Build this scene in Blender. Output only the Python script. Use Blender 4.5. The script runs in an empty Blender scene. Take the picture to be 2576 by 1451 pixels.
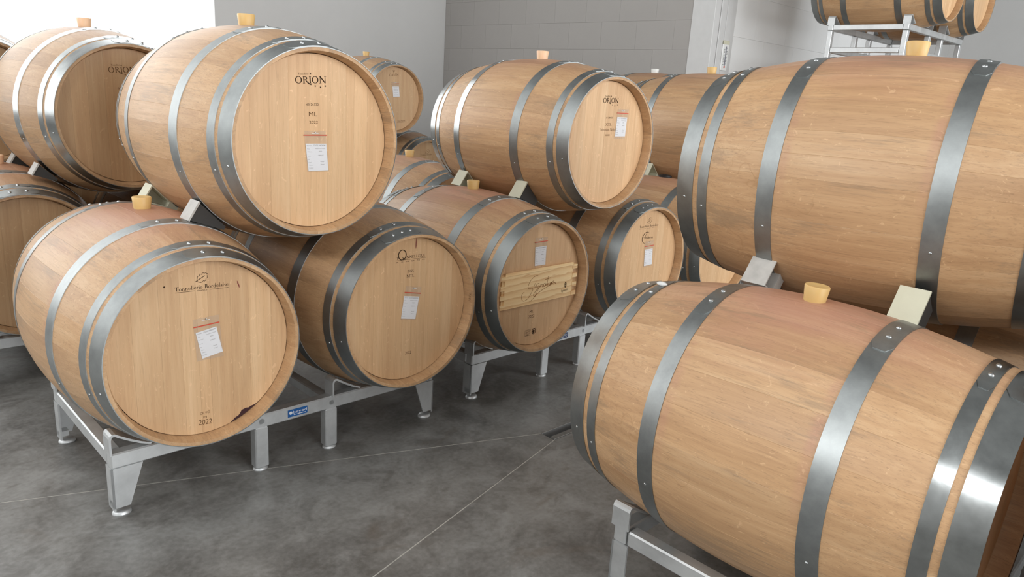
import bpy, math, random
from mathutils import Vector, Matrix
random.seed(7)
S = bpy.context.scene
COL = S.collection

# ------------------------------------------------------------------ camera
CAM_H = 1.31
FPX, PITCH, ROLL = 1854.23, 0.260553, 0.063486
cam_d = bpy.data.cameras.new('camera'); cam = bpy.data.objects.new('camera', cam_d); COL.objects.link(cam)
cam_d.sensor_width = 36.0; cam_d.lens = 36.0*FPX/2576.0; cam_d.clip_start = 0.05; cam_d.clip_end = 200
q2 = math.sqrt(.5); cp, sp = math.cos(PITCH), math.sin(PITCH); cr, sr = math.cos(ROLL), math.sin(ROLL)
r0 = Vector((q2, -q2, 0)); fw = Vector((q2*cp, q2*cp, -sp)); d0 = Vector((-q2*sp, -q2*sp, -cp))
cright = cr*r0 - sr*d0; cup = -(sr*r0 + cr*d0); cb = -fw
cam.matrix_world = Matrix(((cright.x, cup.x, cb.x, 0), (cright.y, cup.y, cb.y, 0), (cright.z, cup.z, cb.z, CAM_H), (0, 0, 0, 1)))
S.camera = cam

# ------------------------------------------------------------------ light and exposure
S.view_settings.view_transform = 'Standard'; S.view_settings.look = 'None'
S.view_settings.gamma = 1.0; S.view_settings.use_curve_mapping = False
S.view_settings.exposure = -0.08
W = bpy.data.worlds.new('World'); S.world = W; W.use_nodes = True
W.node_tree.nodes['Background'].inputs[0].default_value = (0.86, 0.93, 1.0, 1)
W.node_tree.nodes['Background'].inputs[1].default_value = 1.6

def area(name, loc, rot, sx, sy, power, col=(1, 1, 1)):
    l = bpy.data.lights.new(name, 'AREA'); l.shape = 'RECTANGLE'; l.size = sx; l.size_y = sy; l.energy = power; l.color = col
    o = bpy.data.objects.new(name, l); COL.objects.link(o); o.location = loc; o.rotation_euler = rot
    return o
# daylight through the big loading door in the front wall, behind and to the right of the camera
area('daylight_loading_door', (4.0, -4.9, 2.1), (math.radians(90), 0, 0), 9.0, 4.0, 600, (0.97, 0.99, 1.0))
# fill lamp at the added side window, brightens the barrel flanks
area('fill_side_window', (-4.9, 1.7, 3.9), (0, math.radians(-90), 0), 1.1, 3.2, 72, (0.97, 0.99, 1.0))
# added overhead fill lamp, then the roof dome whose glint shows on a hoop
area('fill_roof_light', (-1.0, 2.6, 4.9), (0, 0, 0), 2.4, 6.0, 80, (0.97, 0.99, 1.0))
area('daylight_roof_dome', (-3.7, -2.4, 4.9), (0, math.radians(-25), 0), 1.4, 1.4, 140, (0.97, 0.99, 1.0))

# ------------------------------------------------------------------ object helpers
def link(name, me, parent=None, mat=None, loc=None):
    o = bpy.data.objects.new(name, me); COL.objects.link(o)
    if mat is not None and me is not None and not me.materials: me.materials.append(mat)
    if parent is not None: o.parent = parent
    if loc is not None: o.location = loc
    return o
def tag(o, label=None, cat=None, group=None, kind=None):
    if label: o['label'] = label
    if cat: o['category'] = cat
    if group: o['group'] = group
    if kind: o['kind'] = kind
    return o
def empty(name, loc=(0, 0, 0), rz=0):
    o = bpy.data.objects.new(name, None); COL.objects.link(o); o.location = loc; o.rotation_euler = (0, 0, rz)
    o.empty_display_size = .05
    return o
class MB:
    def __init__(s): s.v = []; s.f = []
    def add(s, vs, fs):
        n = len(s.v); s.v += [tuple(p) for p in vs]; s.f += [tuple(i+n for i in f) for f in fs]; return s
    def box(s, x0, y0, z0, x1, y1, z1):
        return s.add([(x0,y0,z0),(x1,y0,z0),(x1,y1,z0),(x0,y1,z0),(x0,y0,z1),(x1,y0,z1),(x1,y1,z1),(x0,y1,z1)],
                     [(0,3,2,1),(4,5,6,7),(0,1,5,4),(1,2,6,5),(2,3,7,6),(3,0,4,7)])
    def bbox(s, x0, y0, z0, x1, y1, z1, b=.003):
        # box with chamfered long edges in every direction (24 corner points)
        P = {}; vs = []
        for ix, x in ((0, x0), (1, x1)):
            for iy, y in ((0, y0), (1, y1)):
                for iz, z in ((0, z0), (1, z1)):
                    sx, sy, sz = (b if ix == 0 else -b), (b if iy == 0 else -b), (b if iz == 0 else -b)
                    for a, p in ((0, (x, y+sy, z+sz)), (1, (x+sx, y, z+sz)), (2, (x+sx, y+sy, z))):
                        P[(ix, iy, iz, a)] = len(vs); vs.append(p)
        fs = []
        c = lambda ix, iy, iz, a: P[(ix, iy, iz, a)]
        for i in (0, 1):
            f = [c(i,0,0,0), c(i,1,0,0), c(i,1,1,0), c(i,0,1,0)]; fs.append(f if i else f[::-1])
            f = [c(0,i,0,1), c(0,i,1,1), c(1,i,1,1), c(1,i,0,1)]; fs.append(f if i else f[::-1])
            f = [c(0,0,i,2), c(1,0,i,2), c(1,1,i,2), c(0,1,i,2)]; fs.append(f if i else f[::-1])
        for i in (0, 1):
            for j in (0, 1):
                f = [c(i,j,0,0), c(i,j,1,0), c(i,j,1,1), c(i,j,0,1)]; fs.append(f if (i ^ j) else f[::-1])
                f = [c(i,0,j,0), c(i,0,j,2), c(i,1,j,2), c(i,1,j,0)]; fs.append(f if (i ^ j) else f[::-1])
                f = [c(0,i,j,1), c(1,i,j,1), c(1,i,j,2), c(0,i,j,2)]; fs.append(f if (i ^ j) else f[::-1])
        for i in (0, 1):
            for j in (0, 1):
                for k in (0, 1):
                    f = [c(i,j,k,0), c(i,j,k,1), c(i,j,k,2)]; fs.append(f if (i ^ j ^ k) else f[::-1])
        return s.add(vs, fs)
    def prism(s, poly, axis, a, b):
        # polygon (2D) extruded along an axis: 0 -> (y,z), 1 -> (x,z), 2 -> (x,y)
        def P(p, t):
            return (t, p[0], p[1]) if axis == 0 else (p[0], t, p[1]) if axis == 1 else (p[0], p[1], t)
        n = len(poly)
        return s.add([P(p, a) for p in poly] + [P(p, b) for p in poly],
                     [tuple(range(n))[::-1], tuple(range(n, 2*n))] + [(i, (i+1) % n, n+(i+1) % n, n+i) for i in range(n)])
    def lathe(s, prof, n=24, c=(0, 0, 0), capb=True, capt=True):
        vs = []; fs = []
        for (r, z) in prof:
            for i in range(n):
                a = 2*math.pi*i/n; vs.append((c[0]+r*math.cos(a), c[1]+r*math.sin(a), c[2]+z))
        for k in range(len(prof)-1):
            for i in range(n):
                j = (i+1) % n; fs.append((k*n+i, k*n+j, (k+1)*n+j, (k+1)*n+i))
        if capb: fs.append(tuple(range(n))[::-1])
        if capt: fs.append(tuple((len(prof)-1)*n+i for i in range(n)))
        return s.add(vs, fs)
    def mesh(s, name, mat=None, smooth=None, fix=False):
        me = bpy.data.meshes.new(name); me.from_pydata(s.v, [], s.f)
        if fix:
            import bmesh
            b = bmesh.new(); b.from_mesh(me); bmesh.ops.recalc_face_normals(b, faces=b.faces); b.to_mesh(me); b.free()
        me.update()
        if smooth is not None:
            me.shade_smooth(); me.set_sharp_from_angle(angle=math.radians(smooth))
        if mat: me.materials.append(mat)
        return me
    def obj(s, name, mat, parent=None, smooth=None, loc=None, fix=False):
        return link(name, s.mesh(name, mat, smooth, fix), parent, None, loc)

# ------------------------------------------------------------------ materials
def mat_new(name):
    m = bpy.data.materials.new(name); m.use_nodes = True
    nt = m.node_tree; b = nt.nodes['Principled BSDF']
    return m, nt, b
def N(nt, t, **kw):
    n = nt.nodes.new(t)
    for k, v in kw.items():
        if k.startswith('i_'): n.inputs[k[2:]].default_value = v
        else: setattr(n, k, v)
    return n
def ramp(nt, pts, src=None):
    r = nt.nodes.new('ShaderNodeValToRGB'); e = r.color_ramp.elements
    e[0].position, e[0].color = pts[0][0], (*pts[0][1], 1); e[1].position, e[1].color = pts[-1][0], (*pts[-1][1], 1)
    for p, c in pts[1:-1]:
        x = e.new(p); x.color = (*c, 1)
    if src: nt.links.new(src, r.inputs[0])
    return r
def noise(nt, vec, scale, map_scale=None, detail=4, rough=.55, dist=0):
    if map_scale:
        mp = nt.nodes.new('ShaderNodeMapping'); mp.inputs['Scale'].default_value = map_scale; nt.links.new(vec, mp.inputs[0]); vec = mp.outputs[0]
    n = nt.nodes.new('ShaderNodeTexNoise'); n.inputs['Scale'].default_value = scale; n.inputs['Detail'].default_value = detail
    n.inputs['Roughness'].default_value = rough; n.inputs['Distortion'].default_value = dist; nt.links.new(vec, n.inputs['Vector'])
    return n.outputs['Fac']
def math_(nt, op, a, b=None, clamp=False):
    n = nt.nodes.new('ShaderNodeMath'); n.operation = op; n.use_clamp = clamp
    for i, x in enumerate((a, b)):
        if x is None: continue
        if isinstance(x, (int, float)): n.inputs[i].default_value = x
        else: nt.links.new(x, n.inputs[i])
    return n.outputs[0]
def mixc(nt, fac, a, b, mode='MIX'):
    n = nt.nodes.new('ShaderNodeMix'); n.data_type = 'RGBA'; n.blend_type = mode
    for i, x in ((0, fac), (6, a), (7, b)):
        if isinstance(x, (int, float)): n.inputs[i].default_value = x
        elif isinstance(x, tuple): n.inputs[i].default_value = (*x, 1)
        else: nt.links.new(x, n.inputs[i])
    return n.outputs[2]
def maprange(nt, v, a, b, c=0, d=1):
    n = nt.nodes.new('ShaderNodeMapRange'); n.interpolation_type = 'SMOOTHSTEP'
    nt.links.new(v, n.inputs[0]); n.inputs[1].default_value = a; n.inputs[2].default_value = b; n.inputs[3].default_value = c; n.inputs[4].default_value = d
    return n.outputs[0]
def bump(nt, bsdf, h, strength=.2, dist=.002):
    b = nt.nodes.new('ShaderNodeBump'); b.inputs['Strength'].default_value = strength; b.inputs['Distance'].default_value = dist
    nt.links.new(h, b.inputs['Height']); nt.links.new(b.outputs[0], bsdf.inputs['Normal'])

def wood(name, axis, dark, mid, light, stains=True, lines=1.0):
    m, nt, b = mat_new(name); L = nt.links.new
    tc = N(nt, 'ShaderNodeTexCoord'); oi = N(nt, 'ShaderNodeObjectInfo')
    off = nt.nodes.new('ShaderNodeVectorMath'); off.operation = 'ADD'
    cmb = N(nt, 'ShaderNodeCombineXYZ'); k = math_(nt, 'MULTIPLY', oi.outputs['Random'], 53.0)
    for i in range(3): L(k, cmb.inputs[i])
    L(tc.outputs['Object'], off.inputs[0]); L(cmb.outputs[0], off.inputs[1]); v = off.outputs[0]
    def sc(across, along):
        s = [across]*3; s[axis] = along; return tuple(s)
    n1 = noise(nt, v, 1, sc(7, 1.0), 3, .5)
    n2 = noise(nt, v, 1, sc(60, 2.6), 5, .6, .6)
    n3 = noise(nt, v, 1, sc(520, 26), 2, .5)
    n5 = noise(nt, v, 1, sc(240, 5), 4, .65)
    n4 = noise(nt, v, 1, sc(34, 22), 3, .6, 2.5)
    s = math_(nt, 'ADD', math_(nt, 'MULTIPLY', n1, .55), math_(nt, 'MULTIPLY', n2, .45))
    col = ramp(nt, [(.30, dark), (.5, mid), (.72, light)], s).outputs[0]
    # fine pores and pale ray flecks of the oak
    col = mixc(nt, math_(nt, 'MULTIPLY', maprange(nt, n3, .60, .70), .34*lines), col, tuple(c*.5 for c in dark))
    col = mixc(nt, math_(nt, 'MULTIPLY', maprange(nt, n5, .50, .70), .26*lines), col, tuple(c*.62 for c in dark))
    col = mixc(nt, math_(nt, 'MULTIPLY', maprange(nt, n4, .63, .71), .40), col, tuple(min(1, c*1.18) for c in light))
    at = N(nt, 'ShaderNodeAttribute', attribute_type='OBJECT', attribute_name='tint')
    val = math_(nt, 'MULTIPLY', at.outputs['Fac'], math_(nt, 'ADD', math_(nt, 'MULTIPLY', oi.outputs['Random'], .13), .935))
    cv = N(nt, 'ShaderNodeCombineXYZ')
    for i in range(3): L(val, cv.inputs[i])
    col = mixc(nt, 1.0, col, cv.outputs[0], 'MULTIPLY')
    if stains:
        st = N(nt, 'ShaderNodeAttribute', attribute_type='OBJECT', attribute_name='stain')
        sx = N(nt, 'ShaderNodeSeparateXYZ'); L(tc.outputs['Object'], sx.inputs[0])
        # wine soaked into the wood round the bung and along the belly hoops
        ds = nt.nodes.new('ShaderNodeVectorMath'); ds.operation = 'DISTANCE'
        mp = N(nt, 'ShaderNodeMapping'); mp.inputs['Scale'].default_value = (1.0, .62, 1.0); L(tc.outputs['Object'], mp.inputs[0])
        L(mp.outputs[0], ds.inputs[0]); ds.inputs[1].default_value = (0, 0, .349)
        nb = noise(nt, tc.outputs['Object'], 1, (7, 2.5, 7), 4, .6)
        nearb = maprange(nt, math_(nt, 'ADD', ds.outputs['Value'], math_(nt, 'MULTIPLY', nb, -.32)), -.10, .16, 1, 0)
        hy = math_(nt, 'ABSOLUTE', math_(nt, 'SUBTRACT', math_(nt, 'ABSOLUTE', sx.outputs[1]), .165))
        hoop = math_(nt, 'MULTIPLY', maprange(nt, hy, .0, .022, 1, 0), maprange(nt, nb, .42, .60))
        top = maprange(nt, sx.outputs[2], -.12, .2)
        fac = math_(nt, 'MULTIPLY', st.outputs['Fac'], math_(nt, 'MAXIMUM', nearb, math_(nt, 'MULTIPLY', math_(nt, 'MULTIPLY', hoop, .6), top)), True)
        col = mixc(nt, math_(nt, 'MULTIPLY', fac, .62), col, (.42, .17, .15))
        # dried tide marks of water
        nt2 = noise(nt, tc.outputs['Object'], 1, (5, 4, 5), 3, .5)
        line = maprange(nt, math_(nt, 'ABSOLUTE', math_(nt, 'SUBTRACT', nt2, .53)), 0, .006, 1, 0)
        area_ = maprange(nt, noise(nt, tc.outputs['Object'], 2.2, None, 1), .52, .62)
        col = mixc(nt, math_(nt, 'MULTIPLY', math_(nt, 'MULTIPLY', line, area_), math_(nt, 'MULTIPLY', st.outputs['Fac'], .35)), col, (.33, .17, .06))
        # grey weathering patches along the grain
        ng = math_(nt, 'ADD', math_(nt, 'MULTIPLY', noise(nt, v, 1, sc(13, 3.5), 3, .5), .6), math_(nt, 'MULTIPLY', noise(nt, v, 1, sc(150, 9), 4, .7), .4))
        col = mixc(nt, math_(nt, 'MULTIPLY', maprange(nt, ng, .53, .66), .50), col, (.27, .185, .115))
    L(col, b.inputs['Base Color'])
    b.inputs['Roughness'].default_value = .44; b.inputs['Specular IOR Level'].default_value = .45
    bump(nt, b, math_(nt, 'ADD', n2, math_(nt, 'MULTIPLY', n3, .5)), .10, .0015)
    return m
def sr2l(r, g, b): return tuple(((c/255)/12.92 if c/255 <= .04045 else ((c/255+.055)/1.055)**2.4) for c in (r, g, b))
WOOD = wood('oak_stave', 1, sr2l(171,132,95), sr2l(193,154,114), sr2l(210,175,136))
HEAD = wood('oak_head', 2, sr2l(192,151,110), sr2l(208,169,127), sr2l(222,187,146), False, .5)
def pine():
    m, nt, b = mat_new('pine_panel'); L = nt.links.new; tc = N(nt, 'ShaderNodeTexCoord')
    mp = N(nt, 'ShaderNodeMapping'); mp.inputs['Scale'].default_value = (.16, 1, 1); mp.inputs['Rotation'].default_value = (0, .12, 0); L(tc.outputs['Object'], mp.inputs[0])
    w = N(nt, 'ShaderNodeTexWave', wave_type='BANDS', bands_direction='Z', wave_profile='SAW'); w.inputs['Scale'].default_value = 11; w.inputs['Distortion'].default_value = 3.2
    w.inputs['Detail'].default_value = 3; w.inputs['Detail Scale'].default_value = 6; L(mp.outputs[0], w.inputs['Vector'])
    at = N(nt, 'ShaderNodeAttribute', attribute_type='OBJECT', attribute_name='tint')
    c = ramp(nt, [(0, sr2l(240,210,160)), (.55, sr2l(234,198,146)), (.9, sr2l(218,174,122)), (1, sr2l(238,206,156))], w.outputs['Fac']).outputs[0]
    cv = N(nt, 'ShaderNodeCombineXYZ')
    for i in range(3): L(at.outputs['Fac'], cv.inputs[i])
    L(mixc(nt, 1.0, c, cv.outputs[0], 'MULTIPLY'), b.inputs['Base Color']); b.inputs['Roughness'].default_value = .5
    return m
PINE = pine()

def metal(name, col, rough, var, metallic=1.0, scale=18):
    m, nt, b = mat_new(name); L = nt.links.new
    tc = N(nt, 'ShaderNodeTexCoord'); oi = N(nt, 'ShaderNodeObjectInfo')
    off = nt.nodes.new('ShaderNodeVectorMath'); off.operation = 'ADD'; L(tc.outputs['Object'], off.inputs[0]); L(oi.outputs['Location'], off.inputs[1])
    n = noise(nt, off.outputs[0], scale, None, 5, .65); f = noise(nt, off.outputs[0], scale*9, None, 2, .5)
    c = ramp(nt, [(.3, tuple(x*(1-var) for x in col)), (.7, tuple(min(1, x*(1+var)) for x in col))], n)
    at = N(nt, 'ShaderNodeAttribute', attribute_type='OBJECT', attribute_name='dull')
    cc = mixc(nt, at.outputs['Fac'], c.outputs[0], (.285, .305, .30))
    L(cc, b.inputs['Base Color']); b.inputs['Metallic'].default_value = metallic
    rr = math_(nt, 'ADD', math_(nt, 'MULTIPLY', n, .16), rough-.08)
    rr = math_(nt, 'ADD', rr, math_(nt, 'MULTIPLY', at.outputs['Fac'], .16))
    L(rr, b.inputs['Roughness'])
    bump(nt, b, f, .05, .0008)
    return m
HOOP = metal('galvanised_hoop', (.37, .385, .382), .40, .16)
RIVET = metal('rivet_steel', (.50, .515, .515), .34, .08)
GALV = metal('galvanised_rack', (.62, .63, .63), .48, .14, .75, 9)

def plain(name, col, rough=.6, spec=.4, var=.06, scale=12, alpha=1.0, sss=0):
    m, nt, b = mat_new(name); L = nt.links.new
    tc = N(nt, 'ShaderNodeTexCoord'); n = noise(nt, tc.outputs['Object'], scale, None, 4)
    L(ramp(nt, [(.3, tuple(x*(1-var) for x in col)), (.7, tuple(min(1, x*(1+var)) for x in col))], n).outputs[0], b.inputs['Base Color'])
    b.inputs['Roughness'].default_value = rough; b.inputs['Specular IOR Level'].default_value = spec
    if alpha < 1: b.inputs['Alpha'].default_value = alpha
    if sss: b.inputs['Subsurface Weight'].default_value = sss; b.inputs['Subsurface Radius'].default_value = (.02, .012, .006); b.inputs['Subsurface Scale'].default_value = .5
    return m
BURN = plain('burned_brand', (.055, .030, .016), .8, .1)
SIGBROWN = plain('brown_pyrography', (.23, .095, .03), .8, .1)
BURN_SOFT = plain('light_brand', (.16, .085, .04), .8, .1)
INK = plain('printed_ink', (.03, .03, .035), .7, .2)
INK_GREY = plain('faint_print', (.22, .22, .25), .7, .2)
PAPER = plain('white_paper', (.86, .87, .92), .6, .3, .02)
FILM = plain('clear_pouch_film', (.62, .56, .48), .22, .6, .03, 30, .12)
RED = plain('red_seal', (.62, .07, .035), .4, .4)
AMBER = plain('amber_silicone', (.66, .44, .175), .42, .4, .05, 10, 1, .4)
PEACH = plain('peach_silicone', (.78, .52, .33), .42, .4, .05, 10, 1, .4)
PALE = plain('pale_silicone', (.72, .72, .68), .4, .4)
RUBBER = plain('black_rubber', (.012, .012, .013), .5, .4)
CREAM = plain('cream_painted_steel', (.62, .60, .46), .5, .35, .05)
CHOCKGREY = plain('grey_zinc_steel', (.46, .44, .41), .45, .5, .14, 25)
WINE = plain('dried_wine_stain', (.035, .008, .012), .5, .4)
WINE_RED = plain('red_wine_seep', (.20, .045, .035), .6, .3)
BLUE = plain('blue_sticker', (.012, .10, .32), .35, .5)
DBLUE = plain('navy_sticker', (.012, .03, .11), .35, .5)
WHITE = plain('white_print', (.75, .76, .78), .5, .3, .02)
WEDGE = plain('dark_rubber_wedge', (.05, .047, .044), .7, .3)
WHITEPL = plain('white_plastic', (.78, .78, .76), .45, .4, .02)
DARK = plain('drain_black', (.012, .012, .012), .7, .2)

def wall_mat(name, col, ribs=0.0):
    m, nt, b = mat_new(name); L = nt.links.new
    tc = N(nt, 'ShaderNodeTexCoord'); n = noise(nt, tc.outputs['Object'], 1.6, None, 5, .6)
    L(ramp(nt, [(.3, tuple(x*.95 for x in col)), (.7, col)], n).outputs[0], b.inputs['Base Color'])
    b.inputs['Roughness'].default_value = .82; b.inputs['Specular IOR Level'].default_value = .2
    f = noise(nt, tc.outputs['Object'], 90, None, 3)
    if ribs:
        w = N(nt, 'ShaderNodeTexWave', wave_type='BANDS', bands_direction='X'); w.inputs['Scale'].default_value = ribs; w.inputs['Distortion'].default_value = .15
        L(tc.outputs['Object'], w.inputs['Vector']); f = math_(nt, 'ADD', math_(nt, 'MULTIPLY', f, .3), w.outputs['Fac'])
    bump(nt, b, f, .25, .003)
    return m
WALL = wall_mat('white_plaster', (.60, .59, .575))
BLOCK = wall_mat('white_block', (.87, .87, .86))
BLOCK_SHADED_GREY = wall_mat('shaded_grey_block', (.39, .37, .35))  # grey kept darker so the colour carries part of this face's shade
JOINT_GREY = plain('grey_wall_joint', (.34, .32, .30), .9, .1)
BLOCK_RIB = wall_mat('white_block_ribbed', (.89, .89, .88), 26)
JOINT = plain('wall_joint', (.34, .33, .31), .9, .1)

m, nt, b = mat_new('polished_concrete'); L = nt.links.new
tc = N(nt, 'ShaderNodeTexCoord'); o3 = tc.outputs['Object']
a1 = noise(nt, o3, 1.1, None, 6, .62, .4); a2 = noise(nt, o3, 5.5, None, 6, .68, .6); a3 = noise(nt, o3, 60, None, 3, .5); a4 = noise(nt, o3, 2.3, (1, 1.6, 1), 4, .55, 1.2)
s = math_(nt, 'ADD', math_(nt, 'MULTIPLY', a1, .4), math_(nt, 'ADD', math_(nt, 'MULTIPLY', a2, .45), math_(nt, 'MULTIPLY', a3, .15)))
c = ramp(nt, [(.40, (.115, .110, .102)), (.5, (.200, .194, .183)), (.60, (.285, .280, .268))], s).outputs[0]
sm = maprange(nt, noise(nt, o3, 8.5, (1, 1.5, 1), 5, .62, .5), .54, .68)
c = mixc(nt, math_(nt, 'MULTIPLY', sm, .45), c, (.105, .096, .086))
c = mixc(nt, math_(nt, 'MULTIPLY', maprange(nt, a4, .60, .70), .38), c, (.115, .085, .060))
spots = maprange(nt, noise(nt, o3, 17, None, 2, .5), .70, .76)
c = mixc(nt, math_(nt, 'MULTIPLY', spots, .25), c, (.05, .045, .042))
L(c, b.inputs['Base Color']); L(math_(nt, 'ADD', math_(nt, 'MULTIPLY', a2, .22), .26), b.inputs['Roughness'])
b.inputs['Specular IOR Level'].default_value = .42
bump(nt, b, a3, .04, .002)
CONC = m
FILLER = plain('joint_filler', (.46, .44, .40), .8, .2, .15, 30)

def emis(name, col, st):
    m, nt, b = mat_new(name)
    tc = N(nt, 'ShaderNodeTexCoord'); n = noise(nt, tc.outputs['Object'], .6, None, 2)
    nt.links.new(ramp(nt, [(.3, tuple(x*.97 for x in col)), (.7, col)], n).outputs[0], b.inputs['Emission Color'])
    b.inputs['Emission Strength'].default_value = st; b.inputs['Base Color'].default_value = (.8, .8, .8, 1)
    return m
GLOWWALL = emis('glowing_wall_panel', (.96, .985, 1.0), 2.8)  # emission stands in for daylight on the far-left white wall
FILLGLOW = emis('added_window_glow', (.95, .98, 1.0), 9.0)  # emission for the added side window

# ------------------------------------------------------------------ room shell
XC, YC, YB = 5.79, 3.6, 7.18          # outer corner of the projecting wall, and the back wall
XL, XR, YF, ZC = -5.0, 12.0, -5.0, 5.0
# floor: three slabs with sealed saw cuts that fall to the drain channel
DX, DY0, DY1 = 2.02, 1.73, 1.80
floor = MB().box(XL, YF, -.10, XR, YB+.2, -.06).obj('floor', FILLER); tag(floor, kind='structure')
g = .0022
def line_y(p, d, x): return p[1] + d[1]/d[0]*(x-p[0])
j1d = (1.09-2.015, 2.188-1.815); j2d = (.995-2.009, 1.476-1.735)
y1L = line_y((DX, DY1), j1d, XL); y2L = line_y((DX, DY0), j2d, XL)
def slab(poly):
    return MB().prism(poly, 2, -.05, 0).obj('floor_slab', CONC, floor, fix=True)
slab([(XL, y2L+g), (DX-.004, DY0+g), (DX-.004, DY1-g), (XL, y1L-g)])
slab([(XL, y1L+g), (DX, DY1+g), (XR, DY1+g), (XR, YB+.2), (XL, YB+.2)])
slab([(XL, y2L-g), (XL, YF), (XR, YF), (XR, DY0-g), (DX, DY0-g)])
for p, dv, yL in (((DX, DY1), j1d, y1L), ((DX, DY0), j2d, y2L)):
    MB().prism([(p[0]-.002, p[1]-.012), (p[0]-.002, p[1]+.012), (XL, yL+.012), (XL, yL-.012)], 2, -.05, -.0010).obj('joint_seal', FILLER, floor, fix=True)
dr = empty('drain_channel', (DX, (DY0+DY1)/2, 0))
MB().box(0, -.033, -.05, 5.5, .033, -.045).obj('trough', DARK, dr)
MB().box(0, -.0345, -.045, 5.5, -.0315, .001).obj('edge_rail', GALV, dr)
MB().box(0, .0315, -.045, 5.5, .0345, .001).obj('edge_rail', GALV, dr)
MB().box(0.012, -.028, -.03, 5.5, -.002, -.004).obj('cover_strip', CONC, dr)
tag(dr, 'narrow steel slot drain set in the concrete floor between the barrel rows', 'drain')

def wallbox(name, *a, mat=WALL):
    o = MB().box(*a).obj(name, mat); tag(o, kind='structure'); return o
wallbox('wall_back', 3.05, YB, 0, XC+.2, YB+.2, ZC)
wallbox('wall_back_lintel', XL, YB, 4.3, 3.05, YB+.2, ZC)
wallbox('wall_back_low', XL, YB, 0, 3.05, YB+.2, .9)
wallbox('wall_left', XL-.2, YF, 0, XL, 0, ZC); wallbox('wall_left_far', XL-.2, 3.4, 0, XL, YB+.2, ZC)
wallbox('wall_left_low', XL-.2, 0, 0, XL, 3.4, 3.3); wallbox('wall_left_high', XL-.2, 0, 4.5, XL, 3.4, ZC)
wallbox('wall_end', XR, YF, 0, XR+.2, YC+.2, ZC)
wallbox('wall_front_left', XL, YF-.2, 0, -.5, YF, ZC); wallbox('wall_front_right', 8.5, YF-.2, 0, XR, YF, ZC)
wallbox('wall_front_lintel', -.5, YF-.2, 4.15, 8.5, YF, ZC)
wallbox('ceiling', XL, YF, ZC, XR, YB+.2, ZC+.1, mat=plain('ceiling_paint', (.30, .30, .295), .8, .2))
# added glowing panels standing in for the brightly lit white wall, far left
op = empty('glow_wall_1', (-1, YB+.1, 0)); tag(op, kind='structure')
xp = -4.0
while xp < 4.0:
    x1 = min(xp+1.02, 4.04)
    MB().box(xp+.004, 0, .9, x1-.004, .02, 4.3).obj('glow_sheet', GLOWWALL, op)
    xp = x1
MB().box(-4, .025, 0, 4.05, .03, 4.3).obj('panel_joint', plain('panel_joint_grey', (.7, .72, .74)), op)
# added side window that glows to light the barrel flanks
w2 = empty('added_window_2', (XL-.1, 1.7, 3.3)); tag(w2, kind='structure')
MB().box(-.01, -1.7, 0, .01, 1.7, 1.2).obj('glow_sheet', FILLGLOW, w2)
MB().box(-.03, -.03, 0, .03, .03, 1.2).obj('mullion', WHITEPL, w2)

# added curbs round the fill lamp and the dome lamp under the closed ceiling
for nm, (cx_, cy_, sx_, sy_) in (('fill_light_curb', (-1.0, 2.6, 2.4, 6.0)), ('window_4', (-3.7, -2.4, 1.4, 1.4))):
    w3 = empty(nm, (cx_, cy_, ZC)); tag(w3, kind='structure')
    for (x0, y0, x1, y1) in ((-sx_/2-.08, -sy_/2-.08, sx_/2+.08, -sy_/2), (-sx_/2-.08, sy_/2, sx_/2+.08, sy_/2+.08), (-sx_/2-.08, -sy_/2, -sx_/2, sy_/2), (sx_/2, -sy_/2, sx_/2+.08, sy_/2)):
        MB().box(x0, y0, -.10, x1, y1, 0).obj('curb', WHITEPL, w3)
# block-built projecting wall: shaded face (along Y) and lit face (along X)
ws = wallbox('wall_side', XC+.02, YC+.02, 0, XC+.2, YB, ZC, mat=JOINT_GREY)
BL, BH = .415, .25
z = -.245
k = 0
blk = {}
def block(parent, ax, u0, u1, z0, z1, mat, t=.0195, gap=.0004):
    key = (ax, round(u1-u0, 3), round(z1-z0, 3), mat.name)
    if key not in blk:
        w, h = u1-u0, z1-z0
        blk[key] = (MB().bbox(0, gap, gap, .03, w-gap, h-gap, .0008) if ax == 'y' else MB().bbox(gap, 0, gap, w-gap, .03, h-gap, .0008)).mesh('block', mat)
    o = bpy.data.objects.new('block', blk[key]); COL.objects.link(o); o.parent = parent
    o.location = (XC, u0, z0) if ax == 'y' else (u0, YC, z0)
while z < 3.2:
    off = 4.387 if k % 2 == 0 else 4.181
    u = off - BL*2
    while u < YB:
        a, c2 = max(u, YC+.004), min(u+BL, YB-.002)
        if c2-a > .03 and z > .9: block(ws, 'y', a, c2, max(z, 0), z+BH, BLOCK_SHADED_GREY)
        u += BL
    z += BH; k += 1
MB().box(XC, YC+.004, 0, XC+.022, YB, 1.003).obj('lower_render', BLOCK_SHADED_GREY, ws)
MB().box(XC, YC+.004, 3.255, XC+.022, YB, ZC).obj('upper_render', BLOCK_SHADED_GREY, ws)
wr = wallbox('wall_right', 6.13, YC+.02, 0, XR, YC+.2, ZC, mat=JOINT)
RH, RL = .36, .60
z = 1.18; k = 0
while z < 3.3:
    u = (6.73 if k % 2 == 1 else 6.536) - RL*2; i = 0
    while u < 10.6:
        a, c2 = max(u, 6.14), u+RL
        if c2-a > .03: block(wr, 'x', a, c2, z, z+RH, BLOCK_RIB if ((i % 4 == 1) or (i % 4 == 3 and k % 2)) else BLOCK)
        u += RL; i += 1
    z += RH; k += 1
ztop = z
MB().box(6.14, YC, 0, XR, YC+.022, 1.178).obj('lower_render', WALL, wr)
MB().box(6.14, YC, ztop+.002, XR, YC+.022, ZC).obj('upper_render', WALL, wr)
MB().box(10.6, YC, 1.178, XR, YC+.022, ztop+.002).obj('end_render', WALL, wr)
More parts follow.
